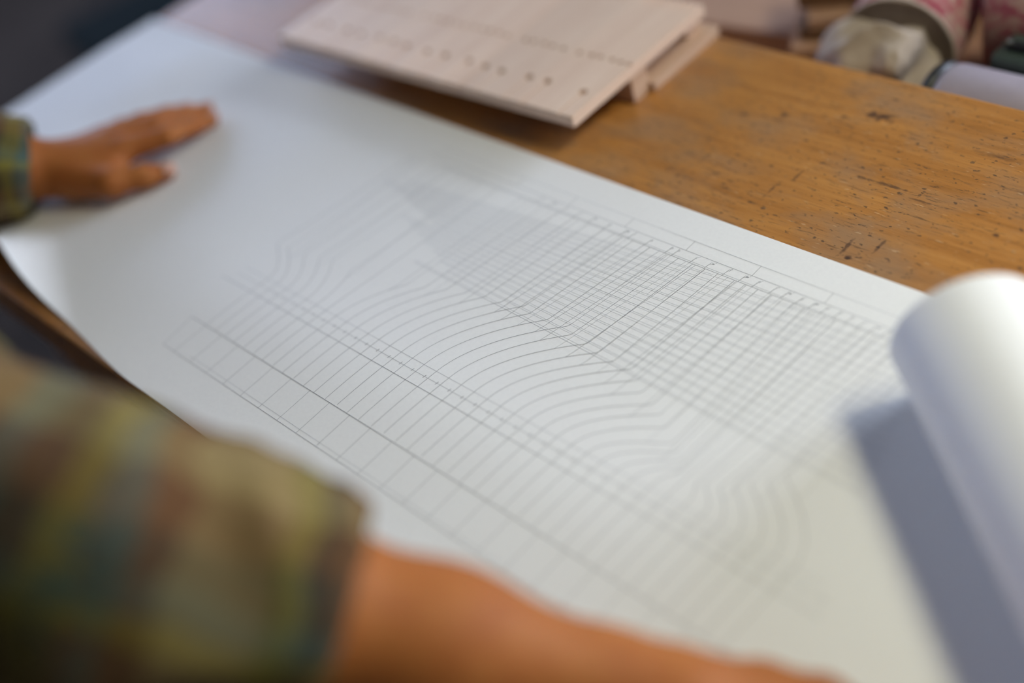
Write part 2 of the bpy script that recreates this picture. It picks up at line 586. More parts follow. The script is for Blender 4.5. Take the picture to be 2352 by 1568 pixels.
def window(name, axis, pos, a0, a1, b0, b1, inward, pane, cols, rows):
    w = struct(empty(name, (pos, a0, b0) if axis == 0 else (a0, pos, b0)))
    w.empty_display_size = 0.1
    def bx(nm, u0, u1, z0, z1, d0, d1, mat):
        bm = bmesh.new()
        if inward < 0:
            d0, d1 = -d1, -d0
        if axis == 0:
            add_box(bm, d0, d1, u0-a0, u1-a0, z0-b0, z1-b0)
        else:
            add_box(bm, u0-a0, u1-a0, d0, d1, z0-b0, z1-b0)
        return bm_obj(nm, bm, mat, w)
    cw, rh = (a1-a0)/cols, (b1-b0)/rows
    for i in range(cols):
        for j in range(rows):
            bx('pane', a0+i*cw+.03, a0+(i+1)*cw-.03, b0+j*rh+.03, b0+(j+1)*rh-.03, -0.10, -0.09, pane)
    for i in range(cols+1):
        bx('mullion', a0+i*cw-.03, a0+i*cw+.03, b0, b1, -0.12, -0.05, 'frame')
    for j in range(rows+1):
        bx('glazing_bar', a0, a1, b0+j*rh-.03, b0+j*rh+.03, -0.115, -0.055, 'frame')
    return w
wall_with_window('wall_left', 0, X0, Y0, Y1, -1.5, 2.7, 0.30, 2.10, 1)
window('window_1', 0, X0, -1.5, 2.7, 0.30, 2.10, 1, 'day_left', 5, 2)
wall_with_window('wall_back', 1, Y1, X0, X1, 0.5, 2.9, 0.30, 1.90, -1)
window('window_2', 1, Y1, 0.5, 2.9, 0.30, 1.90, -1, 'day_back', 4, 2)
struct(box('wall_right', X1, X1+0.15, Y0, Y1, FL, CE, 'wall'))
struct(box('wall_front', X0, X1, Y0-0.15, Y0, FL, CE, 'wall'))

# ================================================================== WORKBENCH
TB_X0, TB_X1, TB_Y0, TB_Y1 = -0.785, 1.25, -0.1925, 0.390
wb = tag(empty('workbench', (0.2, 0.09, FL)), 'scratched brown wooden workbench that carries the drawing', 'workbench')
def wbox(nm, x0, x1, y0, y1, z0, z1, mat='bench', bev=0.003):
    o = box(nm, x0, x1, y0, y1, z0, z1, mat, None, bev)
    o.parent = wb
    o.matrix_parent_inverse = Matrix.Translation((-0.2, -0.09, -FL))
    return o
wbox('table_top', TB_X0, TB_X1, TB_Y0, TB_Y1, -0.045, 0.0)
wbox('apron', TB_X0+.06, TB_X1-.06, TB_Y0+.03, TB_Y0+.055, -0.14, -0.0455)
wbox('apron', TB_X0+.06, TB_X1-.06, TB_Y1-.055, TB_Y1-.03, -0.14, -0.0455)
for lx in (TB_X0+.05, TB_X1-.13):
    for ly in (TB_Y0+.06, TB_Y1-.14):
        wbox('leg', lx, lx+.08, ly, ly+.08, FL, -0.046)

SB_Z = -0.10
sb = tag(empty('side_bench', (0.0, 0.9, FL)), 'lower brown wooden bench behind the workbench, holding clutter', 'bench')
def sbox(nm, x0, x1, y0, y1, z0, z1):
    o = box(nm, x0, x1, y0, y1, z0, z1, 'side_bench', None, 0.003)
    o.parent = sb
    o.matrix_parent_inverse = Matrix.Translation((0, -0.9, -FL))
sbox('bench_top', -0.50, 1.25, 0.394, 1.05, SB_Z-0.035, SB_Z)
for lx in (-0.46, 1.15):
    for ly in (0.42, 0.97):
        sbox('leg', lx, lx+.06, ly, ly+.06, FL, SB_Z-0.036)

# ================================================================== DRAWING SHEET
PZ = 0.0007
PY0, PY1, PX0 = -0.191, 0.1785, -0.790
RA = np.array((0.286, 0.121))          # far end of the roll, on the table
RPHI = math.radians(-39.15)
RU = np.array((math.cos(RPHI), math.sin(RPHI)))
RN = np.array((-math.sin(RPHI), math.cos(RPHI)))
RR = 0.046

def sstep(a, b, x):
    t = np.clip((x-a)/(b-a), 0, 1)
    return t*t*(3-2*t)

def paper_z(x, y):
    """gentle buckling of the flat part"""
    b = 0.0030*np.exp(-((y+0.085)/0.055)**2)*sstep(-0.55, -0.15, x)*(1-sstep(0.20, 0.40, x))
    b = b+0.0022*np.exp(-((x+0.66)/0.05)**2)*(1-sstep(0.02, 0.10, np.abs(y-0.10)))
    b = b+0.0012*(1+np.sin(x*17+y*9))*sstep(-0.28, -0.40, x)*sstep(-0.1, -0.05, y)*(1-sstep(0.10, 0.16, y))
    return PZ+b

def paper_pt(x, y):
    z = float(paper_z(np.float64(x), np.float64(y)))
    # the front left corner curls up against the person
    nx, ny = -0.40, -0.9165
    s = (x+0.385)*nx+(y+0.165)*ny-0.03*max(0.0, y+0.10)/0.1
    s *= 1-0.85*float(sstep(-0.49, -0.60, x))
    if s > 0:
        r, amax = 0.048, 1.45
        a = min(s/r, amax)
        ext = max(0.0, s-r*amax)
        hor = r*math.sin(a)+ext*math.cos(amax)
        z += r*(1-math.cos(a))+ext*math.sin(amax)
        x += nx*(hor-s)
        y += ny*(hor-s)
    return (x, y, z)

sheet = tag(empty('drawing_sheet', (0, 0, 0)), 'large white paper sheet with a pencilled keyboard plan, one end rolled up', 'drawing')
def contact_x(y):
    if y <= RA[1]:
        return RA[0]+(RA[1]-y)*RU[0]/(-RU[1])
    return RA[0]+(y-RA[1])*0.2
v, f = [], []
NY, NX = 70, 200
for j in range(NY+1):
    y = PY0+(PY1-PY0)*j/NY
    xe = contact_x(y)
    front = (1-j/NY)**3*0.011
    for i in range(NX+1):
        x = PX0+(xe-PX0)*i/NX
        v.append(paper_pt(x, y+front*float(sstep(-0.24, -0.40, x))))
for j in range(NY):
    for i in range(NX):
        a = j*(NX+1)+i
        f.append((a, a+1, a+NX+2, a+NX+1))
flat = py_obj('flat_paper', v, f, 'paper', sheet, True)
sol = flat.modifiers.new('thickness', 'SOLIDIFY')
sol.thickness = 0.00025
sol.offset = -1
flat.modifiers.new('crisp_edges', 'EDGE_SPLIT')

# rolled end: a loose spiral
v, f = [], []
NS, NTH = 40, 150
TH = 2*math.pi*1.7
for i in range(NS+1):
    s = 0.496*i/NS
    for k in range(NTH+1):
        th = TH*k/NTH
        r = RR*(1-0.05*max(0, th-math.pi)/(2*math.pi))
        # the far end is not cut square: the inner turns are set back a little
        ss = s+0.010*(1-i/NS)*(0.5-0.5*math.cos(th))*(1 if th < 2*math.pi else 1.6)
        c = RA+RU*ss+RN*(r*math.sin(th))
        v.append((c[0], c[1], PZ+0.0004+RR-r*math.cos(th)))
for i in range(NS):
    for k in range(NTH):
        a = i*(NTH+1)+k
        f.append((a, a+1, a+NTH+2, a+NTH+1))
roll = py_obj('rolled_end', v, f, 'paper', sheet, True)
sol = roll.modifiers.new('thickness', 'SOLIDIFY')
sol.thickness = 0.00025
roll.modifiers.new('crisp_edges', 'EDGE_SPLIT')

# ---- pencil lines as thin ribbons lying on the paper
class Ink:
    def __init__(self):
        self.v, self.f = [], []
    def line(self, pts, w=0.00032, step=0.012):
        P = []
        for (x0, y0), (x1, y1) in zip(pts[:-1], pts[1:]):
            n = max(1, int(math.hypot(x1-x0, y1-y0)/step))
            for k in range(n):
                P.append((x0+(x1-x0)*k/n, y0+(y1-y0)*k/n))
        P.append(pts[-1])
        b = len(self.v)
        for k, (x, y) in enumerate(P):
            a, c = P[max(k-1, 0)], P[min(k+1, len(P)-1)]
            tx, ty = c[0]-a[0], c[1]-a[1]
            L = math.hypot(tx, ty) or 1
            ox, oy = -ty/L*w/2, tx/L*w/2
            z = float(paper_z(np.float64(x), np.float64(y)))+0.00016
            self.v.append((x+ox, y+oy, z))
            self.v.append((x-ox, y-oy, z))
        for k in range(len(P)-1):
            self.f.append((b+2*k, b+2*k+1, b+2*k+3, b+2*k+2))
    def build(self, name, mat):
        o = py_obj(name, self.v, self.f, mat, sheet)
        o['kind'] = 'stuff'
        return o
dark, fine = Ink(), Ink()
XL, XR = -0.262, 0.345
yF1, yF2, yF3, yF4, yF5 = -0.1500, -0.1170, -0.0710, -0.0610, -0.0525
yT3, yT2, yT1 = 0.1290, 0.1387, 0.1502
dark.line([(XL+.005, yF1), (XR, yF1)], 0.00028)
fine.line([(XL+.04, yF1+0.0042), (XR, yF1+0.0030)], 0.00020)
dark.line([(XL, yF2), (XR-.01, yF2)], 0.00040)
dark.line([(XL-.02, yF3), (XR-.03, yF3)], 0.00032)
fine.line([(XL-.01, yF4), (XR-.03, yF4)], 0.00028)
fine.line([(XL-.01, yF5), (XR-.04, yF5)], 0.00026)
fine.line([(-0.24, yT1), (0.262, yT1)], 0.00026)
dark.line([(-0.24, yT2), (0.262, yT2)], 0.00024)
dark.line([(-0.22, yT3), (0.255, yT3)], 0.00026)
fine.line([(-0.22, yT3+0.0016), (0.255, yT3+0.0016)], 0.00026)
for k in range(-3, 4):
    x = 0.0495+0.0608*k
    if x < 0.24:
        dark.line([(x, yT2), (x-0.0003, yT1)], 0.00026)
x = -0.2405
while x < XR-.01:
    dark.line([(x, yF1), (x, yF2)], 0.00028)
    x += 0.0239
dark.line([(XL+.005, yF1), (XL, yF2)], 0.00028)
x = -0.218
while x < 0.31:                                   # balance point ticks
    dark.line([(x-0.0001, yF4-0.0016), (x+0.0003, yF4+0.0016)], 0.00042)
    x += 0.0135

# key outlines: front x, kink x, kink y, tail top x (None: no tail)
keys = [(-0.2395, -0.2700, -0.0200, -0.255), (-0.2260, -0.2555, -0.0190, -0.240), (-0.2125, -0.2359, -0.0159, -0.222), (-0.1990, -0.2191, -0.0125, -0.206),
        (-0.1855, -0.2052, -0.0093, -0.190), (-0.1720, -0.1800, -0.0100, -0.165), (-0.1590, -0.1580, -0.0200, -0.145),
        (-0.1456, -0.1247, 0.0014, -0.108), (-0.1320, -0.1080, 0.0070, -0.092), (-0.1186, -0.0900, 0.0140, -0.074), (-0.1050, -0.0730, 0.0190, -0.057),
        (-0.0918, -0.0560, 0.0225, -0.040), (-0.0784, -0.0394, 0.0254, -0.0245), (-0.0652, -0.0203, 0.0306, -0.0045), (-0.0522, -0.0109, 0.0262, 0.0056),
        (-0.0390, 0.0061, 0.0285, 0.0227), (-0.0253, 0.0246, 0.0310, 0.0407), (-0.0119, 0.0325, 0.0248, 0.0503), (0.0015, 0.0492, 0.0239, 0.0640),
        (0.0150, 0.0624, 0.0212, 0.0755), (0.0285, 0.0776, 0.0200, 0.0872), (0.0420, 0.0935, 0.0204, 0.1024), (0.0555, 0.1040, 0.0142, 0.1129),
        (0.0690, 0.1142, 0.0072, 0.1229), (0.0825, 0.1274, 0.0022, 0.1340), (0.0960, 0.1376, -0.0023, 0.1440), (0.1095, 0.1482, -0.0092, 0.1530),
        (0.1230, 0.1600, -0.0180, 0.1620), (0.1362, 0.1670, -0.0230, 0.1705), (0.1497, 0.1736, -0.0269, 0.1790), (0.1630, 0.1785, -0.0300, 0.1875),
        (0.1765, 0.1840, -0.0315, 0.1960), (0.1900, 0.1905, -0.0330, 0.2045), (0.2035, 0.1985, -0.0341, 0.2125), (0.2170, 0.2061, -0.0341, 0.2205),
        (0.2300, 0.2146, -0.0307, 0.2285), (0.2437, 0.2210, -0.0246, 0.2360), (0.2570, 0.2285, -0.0180, 0.2435), (0.2705, 0.2359, -0.0113, 0.2510), (0.2840, 0.2424, -0.0015, 0.2580)]
for n, (xf, xk, yk, xt) in enumerate(keys):
    y0 = yF5 if abs(xk-xf) > 0.012 else yF5+0.004
    pts = [(xf-0.0010, yF2+rnd.uniform(0, .002)), (xf, yF3), (xf+0.0002, y0)]
    d = xk-xf
    N = 22
    for k in range(1, N+1):
        t = k/N
        e = t**1.95                               # bends away slowly, then runs off sideways
        pts.append((xf+0.0002+d*e, y0+(yk-y0)*t))
    if xt is not None:
        # rounded kink back into the tail direction
        sl = (xt-xk)/(yT3-yk)
        rr = 0.0050
        dx0 = d*1.95/(yk-y0)
        px, py = pts[-1]
        for k in range(1, 7):
            t = k/6
            m_ = dx0*(1-t)+sl*t
            py += rr/6
            px += m_*rr/6*(1-0.3*t)
            pts.append((px, py))
        pts.append((xt, yT3-0.0003))
        dark.line(pts[:-1], 0.00034, 0.006)
        dark.line(pts[-2:], (0.00034, 0.00022, 0.00030)[n % 3], 0.006)
        if n % 2 == 1 or 12 < n < 24:             # second flank of the key, leaving the bend early
            q = pts[3+int(N*0.80)]
            (fine if n % 3 == 0 else dark).line([q, (q[0]+0.0015, q[1]+0.006), (xt-0.0062-0.0025*((n*7) % 3), yT3-0.0003)], 0.00024)
    else:
        dark.line(pts, 0.00040, 0.006)
# strings: pairs running the length of the sheet, fanning slightly
NSTR = 17
for k in range(NSTR):
    t = k/(NSTR-1)
    y = 0.0205+0.100*t**0.95
    sl = -0.032+0.115*t
    xa = -0.27+0.13*(1-t)+0.05*((k*13) % 7)/7
    xb = 0.285-0.03*t
    for off in (0.0, 0.0015 if k % 3 else 0.0020):
        yy = y+off
        ya, yb = yy+sl*(xa-0.03), yy+sl*(xb-0.03)
        ink = fine if (k*5+int(off*1e4)) % 11 else dark
        # keep inside the strip below the tail line
        while yb > yT3-0.002 and xb > xa+0.05:
            xb -= 0.01
            yb = yy+sl*(xb-0.03)
        ink.line([(xa, ya), (xb, yb)], 0.00020, 0.03)

# hand lettered note names (c, c sharp, d ...) above the tail line
def arc(cx, cy, rx, ry, a0, a1, n=9):
    return [(cx+rx*math.cos(math.radians(a0+(a1-a0)*k/n)), cy+ry*math.sin(math.radians(a0+(a1-a0)*k/n))) for k in range(n+1)]
G = {'c': [arc(.5, .4, .38, .4, 50, 320)], 'd': [arc(.42, .38, .34, .38, 20, 380), [(.76, 1.25), (.76, 0)]],
     'e': [[(.15, .4), (.85, .45)] + arc(.5, .4, .36, .4, 10, 320)], 'f': [arc(.62, 1.0, .25, .22, 40, 180) + [(.36, -.35)], [(.1, .55), (.7, .6)]],
     'g': [arc(.42, .4, .34, .38, 20, 380), [(.78, .75), (.76, -.3)] + arc(.45, -.3, .31, .25, 0, -150)],
     'a': [arc(.42, .38, .34, .38, 20, 380), [(.78, .78), (.8, 0)]], 'b': [[(.15, 1.3), (.15, 0)], arc(.5, .38, .35, .38, -180, 180)],
     '#': [[(.2, .1), (.35, .75)], [(.55, .1), (.7, .75)], [(.05, .3), (.85, .35)], [(.1, .55), (.9, .6)]], "'": [[(.1, .95), (.3, 1.25)]]}
labels = [(-0.1000, 'd'), (-0.0865, 'd#'), (-0.0720, 'e'), (-0.0570, 'f'), (-0.0420, 'f#'), (-0.0250, 'g'), (-0.0078, 'g#'), (0.0004, 'f'), (0.0174, 'a'), (0.0375, 'b'), (0.0440, 'b'),
          (0.0615, "c'"), (0.0749, "c#'"), (0.0914, "d'"), (0.1058, "d#'"), (0.1181, "e'"), (0.1325, "f'"), (0.1425, "f#'"), (0.1545, "g'"), (0.1650, "g#'"), (0.1750, "a'"),
          (0.1850, "b'"), (0.1945, "b'"), (0.2040, "c'"), (0.2130, "c#'"), (0.2220, "d'")]
for (x, s) in labels:
    h = 0.0023
    cx = x
    for ch in s:
        for st in G[ch]:
            dark.line([(cx+(px+0.18*py)*h*0.95, 0.1348+py*h) for px, py in st], 0.00024, 0.01)
        cx += h*(0.75 if ch != "'" else 0.5)
    dark.line([(x-0.0006, yT3-0.0002), (x+0.0004, 0.1347)], 0.00034)
    fine.line([(x-0.0060, yT3-0.042), (x-0.0006, yT3)], 0.00022)
dark.build('pencil_outlines', 'pencil')
fine.build('fine_pencil_lines', 'pencil_fine')

# ================================================================== KEYBOARD PANEL (glued up from planks, drilled and slotted)
KP_RZ = math.radians(2.41)
panel = tag(empty('keyboard_panel', (-0.513, 0.1805, 0.0), KP_RZ), 'pale wooden panel with rows of drilled holes, raised on battens', 'wooden panel')
PW, PD, PZ0, PZ1 = 0.4015, 0.183, 0.0265, 0.0370
def cutter(bm, x, y, r, z0, seg=12):
    bmesh.ops.create_cone(bm, cap_ends=True, segments=seg, radius1=r, radius2=r, depth=0.04, matrix=Matrix.Translation((x, y, z0+0.02)))
big = [0.386-0.0, 0.3435, 0.322, 0.289, 0.268, 0.246, 0.215, 0.191, 0.161, 0.141, 0.121, 0.094, 0.073, 0.042, 0.022]
small = [0.399-0.0113*k+0.0015*((k*37) % 5-2)/2 for k in range(34)]
edges_x = [0.0, 0.066, 0.131, 0.199, 0.262, 0.334, PW]
for i in range(6):
    xa, xb = edges_x[i]+0.0001, edges_x[i+1]-0.0001
    bm = bmesh.new()
    add_box(bm, xa, xb, 0, PD, PZ0, PZ1+(0.00015 if i % 2 else 0), 0.0005)
    pl = bm_obj('plank', bm, 'pale_wood', panel)
    bm = bmesh.new()
    for x in big:
        if xa+.003 < x < xb-.003:
            cutter(bm, x, 0.0335+0.001*math.sin(x*60), 0.0042, PZ0-0.004)
            add_box(bm, x-0.0010, x+0.0010, -0.002, 0.0305, PZ1-0.0020, PZ1+0.01)
    for x in small:
        if xa+.003 < x < xb-.003:
            cutter(bm, x, 0.0815+0.0008*math.sin(x*90), 0.0030, PZ0-0.004, 10)
    x = 0.004
    while x < PW:
        if xa+.002 < x < xb-.004:
            add_box(bm, x, x+0.0036, PD-0.014, PD+0.004, PZ0-0.01, PZ1+0.01)
        x += 0.0078
    cut = bm_obj('cutter', bm, None, panel)
    md = pl.modifiers.new('holes', 'BOOLEAN')
    md.operation = 'DIFFERENCE'
    md.object = cut
    md.solver = 'EXACT'
    md.use_self = True
    md.use_hole_tolerant = True
    bpy.context.view_layer.update()
    dg = bpy.context.evaluated_depsgraph_get()
    me = bpy.data.meshes.new_from_object(pl.evaluated_get(dg))
    pl.modifiers.clear()
    if len(me.polygons) > 6:
        pl.data = me
    cm = cut.data
    bpy.data.objects.remove(cut)
    bpy.data.meshes.remove(cm)
# frame below the panel
kf = tag(empty('key_frame', (-0.526, 0.187, 0.0), KP_RZ), 'low wooden frame lying on the bench under the drilled panel', 'wooden frame')
box('side_rail', 0.372, 0.4170, 0.092, 0.188, 0.0003, 0.0085, 'batten', kf, 0.0006)
box('side_rail', 0.02, 0.07, 0.092, 0.188, 0.0003, 0.0085, 'batten', kf, 0.0006)
box('back_rail', 0.0705, 0.3715, 0.150, 0.188, 0.0003, 0.0085, 'batten', kf, 0.0006)
box('front_rail', 0.03, 0.412, 0.070, 0.0915, 0.0003, 0.0262, 'batten', kf, 0.0006)
box('spacer_block', 0.02, 0.05, 0.160, 0.180, 0.0087, 0.0264, 'batten', kf, 0.0004)
box('spacer_block', 0.378, 0.402, 0.160, 0.180, 0.0087, 0.0264, 'batten', kf, 0.0004)

# ================================================================== CLUTTER ON THE LOWER BENCH
def block(name, c, size, rz, mat, label, cat='wood block', group=None, ry=0.0):
    bm = bmesh.new()
    add_box(bm, -size[0]/2, size[0]/2, -size[1]/2, size[1]/2, 0, size[2], 0.0010)
    o = bm_obj(name, bm, mat, None, c)
    o.rotation_euler = (0, ry, rz)
    return tag(o, label, cat, group)
block('plank_board', (-0.325, 0.612, SB_Z+0.0005), (0.36, 0.24, 0.025), math.radians(6), 'pinkish_wood', 'flat pinkish-brown board on the lower bench behind the drilled panel', 'board')
PILE = 'offcuts piled beside the beige cloth'
zz = SB_Z+0.0005
block('wood_offcut', (-0.092, 0.520, zz), (0.075, 0.09, 0.014), 0.45, 'offcut_a', 'pale flat wood offcut at the bottom of the offcut pile', group=PILE)
block('wood_offcut', (-0.090, 0.525, zz+.0145), (0.065, 0.075, 0.012), 0.30, 'offcut_b', 'dark thin wood offcut second from the bottom of the pile', group=PILE)
block('wood_offcut', (-0.095, 0.523, zz+.027), (0.070, 0.080, 0.013), 0.52, 'offcut_a', 'pale wood offcut in the middle of the offcut pile', group=PILE)
block('wood_offcut', (-0.089, 0.530, zz+.0405), (0.062, 0.07, 0.012), 0.38, 'offcut_b', 'dark wood offcut just under the top of the pile', group=PILE)
block('wood_offcut', (-0.097, 0.530, zz+.053), (0.045, 0.070, 0.010), 0.62, 'offcut_a', 'small pale offcut strip near the top of the pile', group=PILE)
block('wood_offcut', (-0.092, 0.545, zz+.0635), (0.080, 0.055, 0.028), 0.45, 'offcut_b', 'thick dark wood block on top of the offcut pile', group=PILE)

# fabric tube with the crumpled cloth spilling out
tax = Vector((-0.25, 0.97, 0.0)).normalized()
TC = Vector((0.000, 0.488, SB_Z+0.0535))
tb = tag(empty('fabric_tube', (TC.x, TC.y, SB_Z)), 'open pink floral fabric tube lying on the lower bench, mouth forward', 'fabric tube')
def in_parent(o, par):
    o.parent = par
    o.matrix_parent_inverse = Matrix.Translation(-par.location)
    return o
in_parent(lathe('outer_wrap', TC, tax, [(0.0, 0.0520), (0.05, 0.0525), (0.075, 0.0525), (0.09, 0.0520), (0.09, 0.0500), (0.075, 0.0498), (0.0, 0.0500), (0.0, 0.0520)], 'pink'), tb)
in_parent(lathe('lining', TC-tax*0.001, tax, [(0.0, 0.0505), (0.0, 0.0524), (0.003, 0.0527), (0.003, 0.0495), (0.05, 0.0490), (0.085, 0.0490), (0.085, 0.0480), (0.0, 0.0490), (0.0, 0.0505)], 'linen'), tb)

def crumple(name, c, r, mat, seed, amp=0.35, sq=(1, 1, 1)):
    bm = bmesh.new()
    bmesh.ops.create_icosphere(bm, subdivisions=6, radius=1.0)
    for v_ in bm.verts:
        p = v_.co.copy()
        q = Vector((p.x*sq[0], p.y*sq[1], p.z*sq[2]))*1.2+Vector((seed, seed*.7, -seed))
        ridge = 1-abs(mnoise.noise(q*0.95+nvec(q*0.6)*0.5))*2.2
        ridge2 = 1-abs(mnoise.noise(q*3.1))*2
        d = 1+amp*(ridge*0.7-0.35)+amp*0.08*ridge2
        v_.co = Vector((p.x*r[0]*d, p.y*r[1]*d, p.z*r[2]*d))
        if v_.co.z < -r[2]*0.8:
            v_.co.z = -r[2]*0.8
    o = bm_obj(name, bm, mat, None, (c[0], c[1], c[2]), True)
    return o
cl = crumple('crumpled_cloth', (-0.006, 0.466, SB_Z+0.0405), (0.055, 0.046, 0.053), 'linen', 5.1, 0.34)
cl.rotation_euler = (0, 0, math.radians(-20))
tag(cl, 'crumpled beige linen cloth stuffed at the mouth of the pink tube', 'cloth')

fr = tag(empty('fabric_roll', (0.16, 0.66, SB_Z)), 'dusky pink fabric roll with beige printed band, right of the tube', 'fabric roll')
rax = Vector((0.93, 0.36, 0)).normalized()
RC = Vector((0.043, 0.573, SB_Z+0.0555))
in_parent(lathe('pink_wrap', RC, rax, [(0.0, 0.0), (0.0, 0.05), (0.004, 0.0545), (0.130, 0.055), (0.130, 0.0)], 'pink_dull'), fr)
in_parent(lathe('printed_band', RC+rax*0.1305, rax, [(0.0, 0.0), (0.0, 0.0553), (0.25, 0.0553), (0.25, 0.0)], 'beige_print'), fr)

# lilac canister
cn = tag(empty('canister', (0.3, 0.445, SB_Z)), 'lilac-grey enamelled cylinder with black end ring, behind the bench edge', 'canister')
CC = Vector((0.066, 0.4425, SB_Z+0.0405))
in_parent(lathe('body', CC+Vector((0.0105, 0, 0)), (1, 0, 0), [(0.0, 0.0), (0.0, 0.0365), (0.0025, 0.0390), (0.008, 0.0400), (0.36, 0.0400), (0.36, 0.0)], 'lilac', None, 64), cn)
in_parent(lathe('end_ring', CC, (1, 0, 0), [(0.0, 0.0), (0.0, 0.0375), (0.002, 0.0395), (0.006, 0.0400), (0.0100, 0.0392), (0.0100, 0.0)], 'black', None, 64), cn)
in_parent(lathe('rivet', CC+Vector((0.0165, -0.0230, 0.0318)), (0, -0.58, 0.81), [(0.0, 0.0), (0.0, 0.0024), (0.0014, 0.0020), (0.002, 0.0008), (0.002, 0.0)], 'steel', None, 16), cn)

gb = tag(empty('toolbox', (0.25, 0.545, SB_Z)), 'dark green plastic case between the lilac cylinder and fabric roll', 'case')
o = box('case_body', 0.090, 0.42, 0.490, 0.530, SB_Z+0.0005, SB_Z+0.050, 'green', None, 0.006)
in_parent(o, gb)
o = box('case_lid', 0.088, 0.422, 0.488, 0.532, SB_Z+0.0505, SB_Z+0.068, 'green', None, 0.006)
in_parent(o, gb)
hz = SB_Z+0.0722
tag(tube('cable', [(0.098+0.30*t, 0.515-0.010*math.cos(t*3.4)-0.006*t, hz+0.0005*math.sin(t*8)) for t in [k/30 for k in range(31)]], 0.0040, 'black'),
    'black rubber cable curving over the dark green case', 'cable')

# dark teal chest far off on the floor
ch = tag(empty('storage_chest', (-2.06, 0.48, FL)), 'dark teal storage chest standing on the floor beyond the bench', 'chest')
ch.rotation_euler = (0, 0, math.radians(-10))
box('chest_body', 0.01, 0.69, 0.01, 0.79, 0.03, 0.40, 'teal', ch, 0.01)
box('chest_lid', 0.0, 0.70, 0.0, 0.80, 0.402, 0.451, 'teal', ch, 0.012)
for sx in (0.03, 0.62):
    for sy in (0.03, 0.72):
        box('foot', sx, sx+.05, sy, sy+.05, 0.0, 0.032, 'black', ch)

# ================================================================== PENDANT LAMP (warm light from the right)
LX, LY, LZ = 0.78, 0.46, 1.35
lp = tag(empty('pendant_lamp', (LX, LY, LZ)), 'dark green enamel pendant lamp hanging right of the bench', 'lamp')
sh = lathe('lamp_shade', (0, 0, 0), (0, 0, 1), [(0.0, 0.34), (0.06, 0.32), (0.15, 0.18), (0.20, 0.06), (0.25, 0.05), (0.25, 0.04), (0.198, 0.05), (0.148, 0.17), (0.058, 0.31), (0.0, 0.335), (0.0, 0.34)], 'lamp', lp)
cd = lathe('cord', (0, 0, 0.25), (0, 0, 1), [(0, 0.0), (0, 0.004), (CE-LZ-0.25, 0.004), (CE-LZ-0.25, 0.0)], 'black', lp, 10)
ld = bpy.data.lights.new('lamp_light', 'AREA')
ld.shape = 'DISK'
ld.size = 0.60
ld.energy = LAMP_W
ld.color = (0.98, 0.94, 0.68)
ld.spread = math.radians(112)
lo_ = bpy.data.objects.new('lamp_light', ld)
COL.objects.link(lo_)
lo_.parent = lp
lo_.location = (0, 0, 0.0)
lo_.rotation_euler = Vector((LX-0.32, LY+0.02, LZ)).to_track_quat('Z', 'Y').to_euler()

# ================================================================== THE PERSON
person = tag(empty('person', (-0.40, -0.47, FL)), 'person in a plaid shirt leaning over the drawing, both hands on it', 'person')
PI_ = Matrix.Translation(-Vector((-0.40, -0.47, FL)))
def pp(o):
    o.parent = person
    o.matrix_parent_inverse = PI_
    return o
# joints
SR, ER, WR = (-0.14, -0.425, 0.300), (0.121, -0.320, 0.180), (0.284, -0.193, 0.0593)
SL_, EL, WL = (-0.52, -0.405, 0.31), (-0.670, -0.255, 0.125), (-0.554, -0.0777, 0.032)
CH, BE, PE = (-0.395, -0.43, 0.20), (-0.40, -0.44, 0.02), (-0.40, -0.47, -0.14)
NK, HD = (-0.325, -0.34, 0.38), (-0.315, -0.235, 0.485)

F_ = Field((-0.80, -0.56, -0.015), (0.53, 0.14, 0.65), 0.0034)
F_.chain([(SR, 0.045), (ER, 0.043), (tuple(np.array(ER)*.7+np.array(WR)*.3), 0.0445), (tuple(np.array(ER)*.35+np.array(WR)*.65), 0.0375), (WR, 0.0285)], 0.02)
F_.chain([(SL_, 0.045), (EL, 0.040), (tuple(np.array(EL)*.65+np.array(WL)*.35), 0.040), (tuple(np.array(EL)*.15+np.array(WL)*.85), 0.029), (WL, 0.027)], 0.02, None)
F_.cap(SL_, SR, 0.07, 0.07, 0.02)
F_.cap(CH, (-0.33, -0.40, 0.31), 0.10, 0.08, 0.03)
F_.cap((-0.33, -0.38, 0.32), NK, 0.058, 0.054, 0.03)
F_.cap(NK, HD, 0.054, 0.06, 0.02)
# head looking down to the sheet
hd = np.array(HD)
look = np.array((0.10, 0.62, -0.78)); look /= np.linalg.norm(look)
side = np.cross(look, (0, 0, 1.0)); side /= np.linalg.norm(side)
top = np.cross(side, look)
def hp(a, b, c):
    return tuple(hd+side*a+look*b+top*c)
F_.cap(hp(0, -0.02, 0.055), hp(0, 0.008, 0.045), 0.078, 0.076, 0.02)
F_.cap(hp(0, 0.02, 0.03), hp(0, 0.035, -0.055), 0.066, 0.040, 0.03)
F_.cap(hp(0, 0.055, -0.075), hp(0, 0.060, -0.070), 0.026, 0.026, 0.02)
F_.cap(hp(0, 0.085, 0.018), hp(0, 0.112, -0.018), 0.009, 0.014, 0.010)
F_.cap(hp(-0.018, 0.080, -0.045), hp(0.018, 0.080, -0.045), 0.011, 0.011, 0.008)
F_.cap(hp(-0.045, 0.070, 0.030), hp(0.045, 0.070, 0.030), 0.013, 0.013, 0.012)
for s in (-1, 1):
    F_.cap(hp(0.078*s, -0.012, 0.018), hp(0.074*s, -0.004, -0.020), 0.014, 0.010, 0.006)
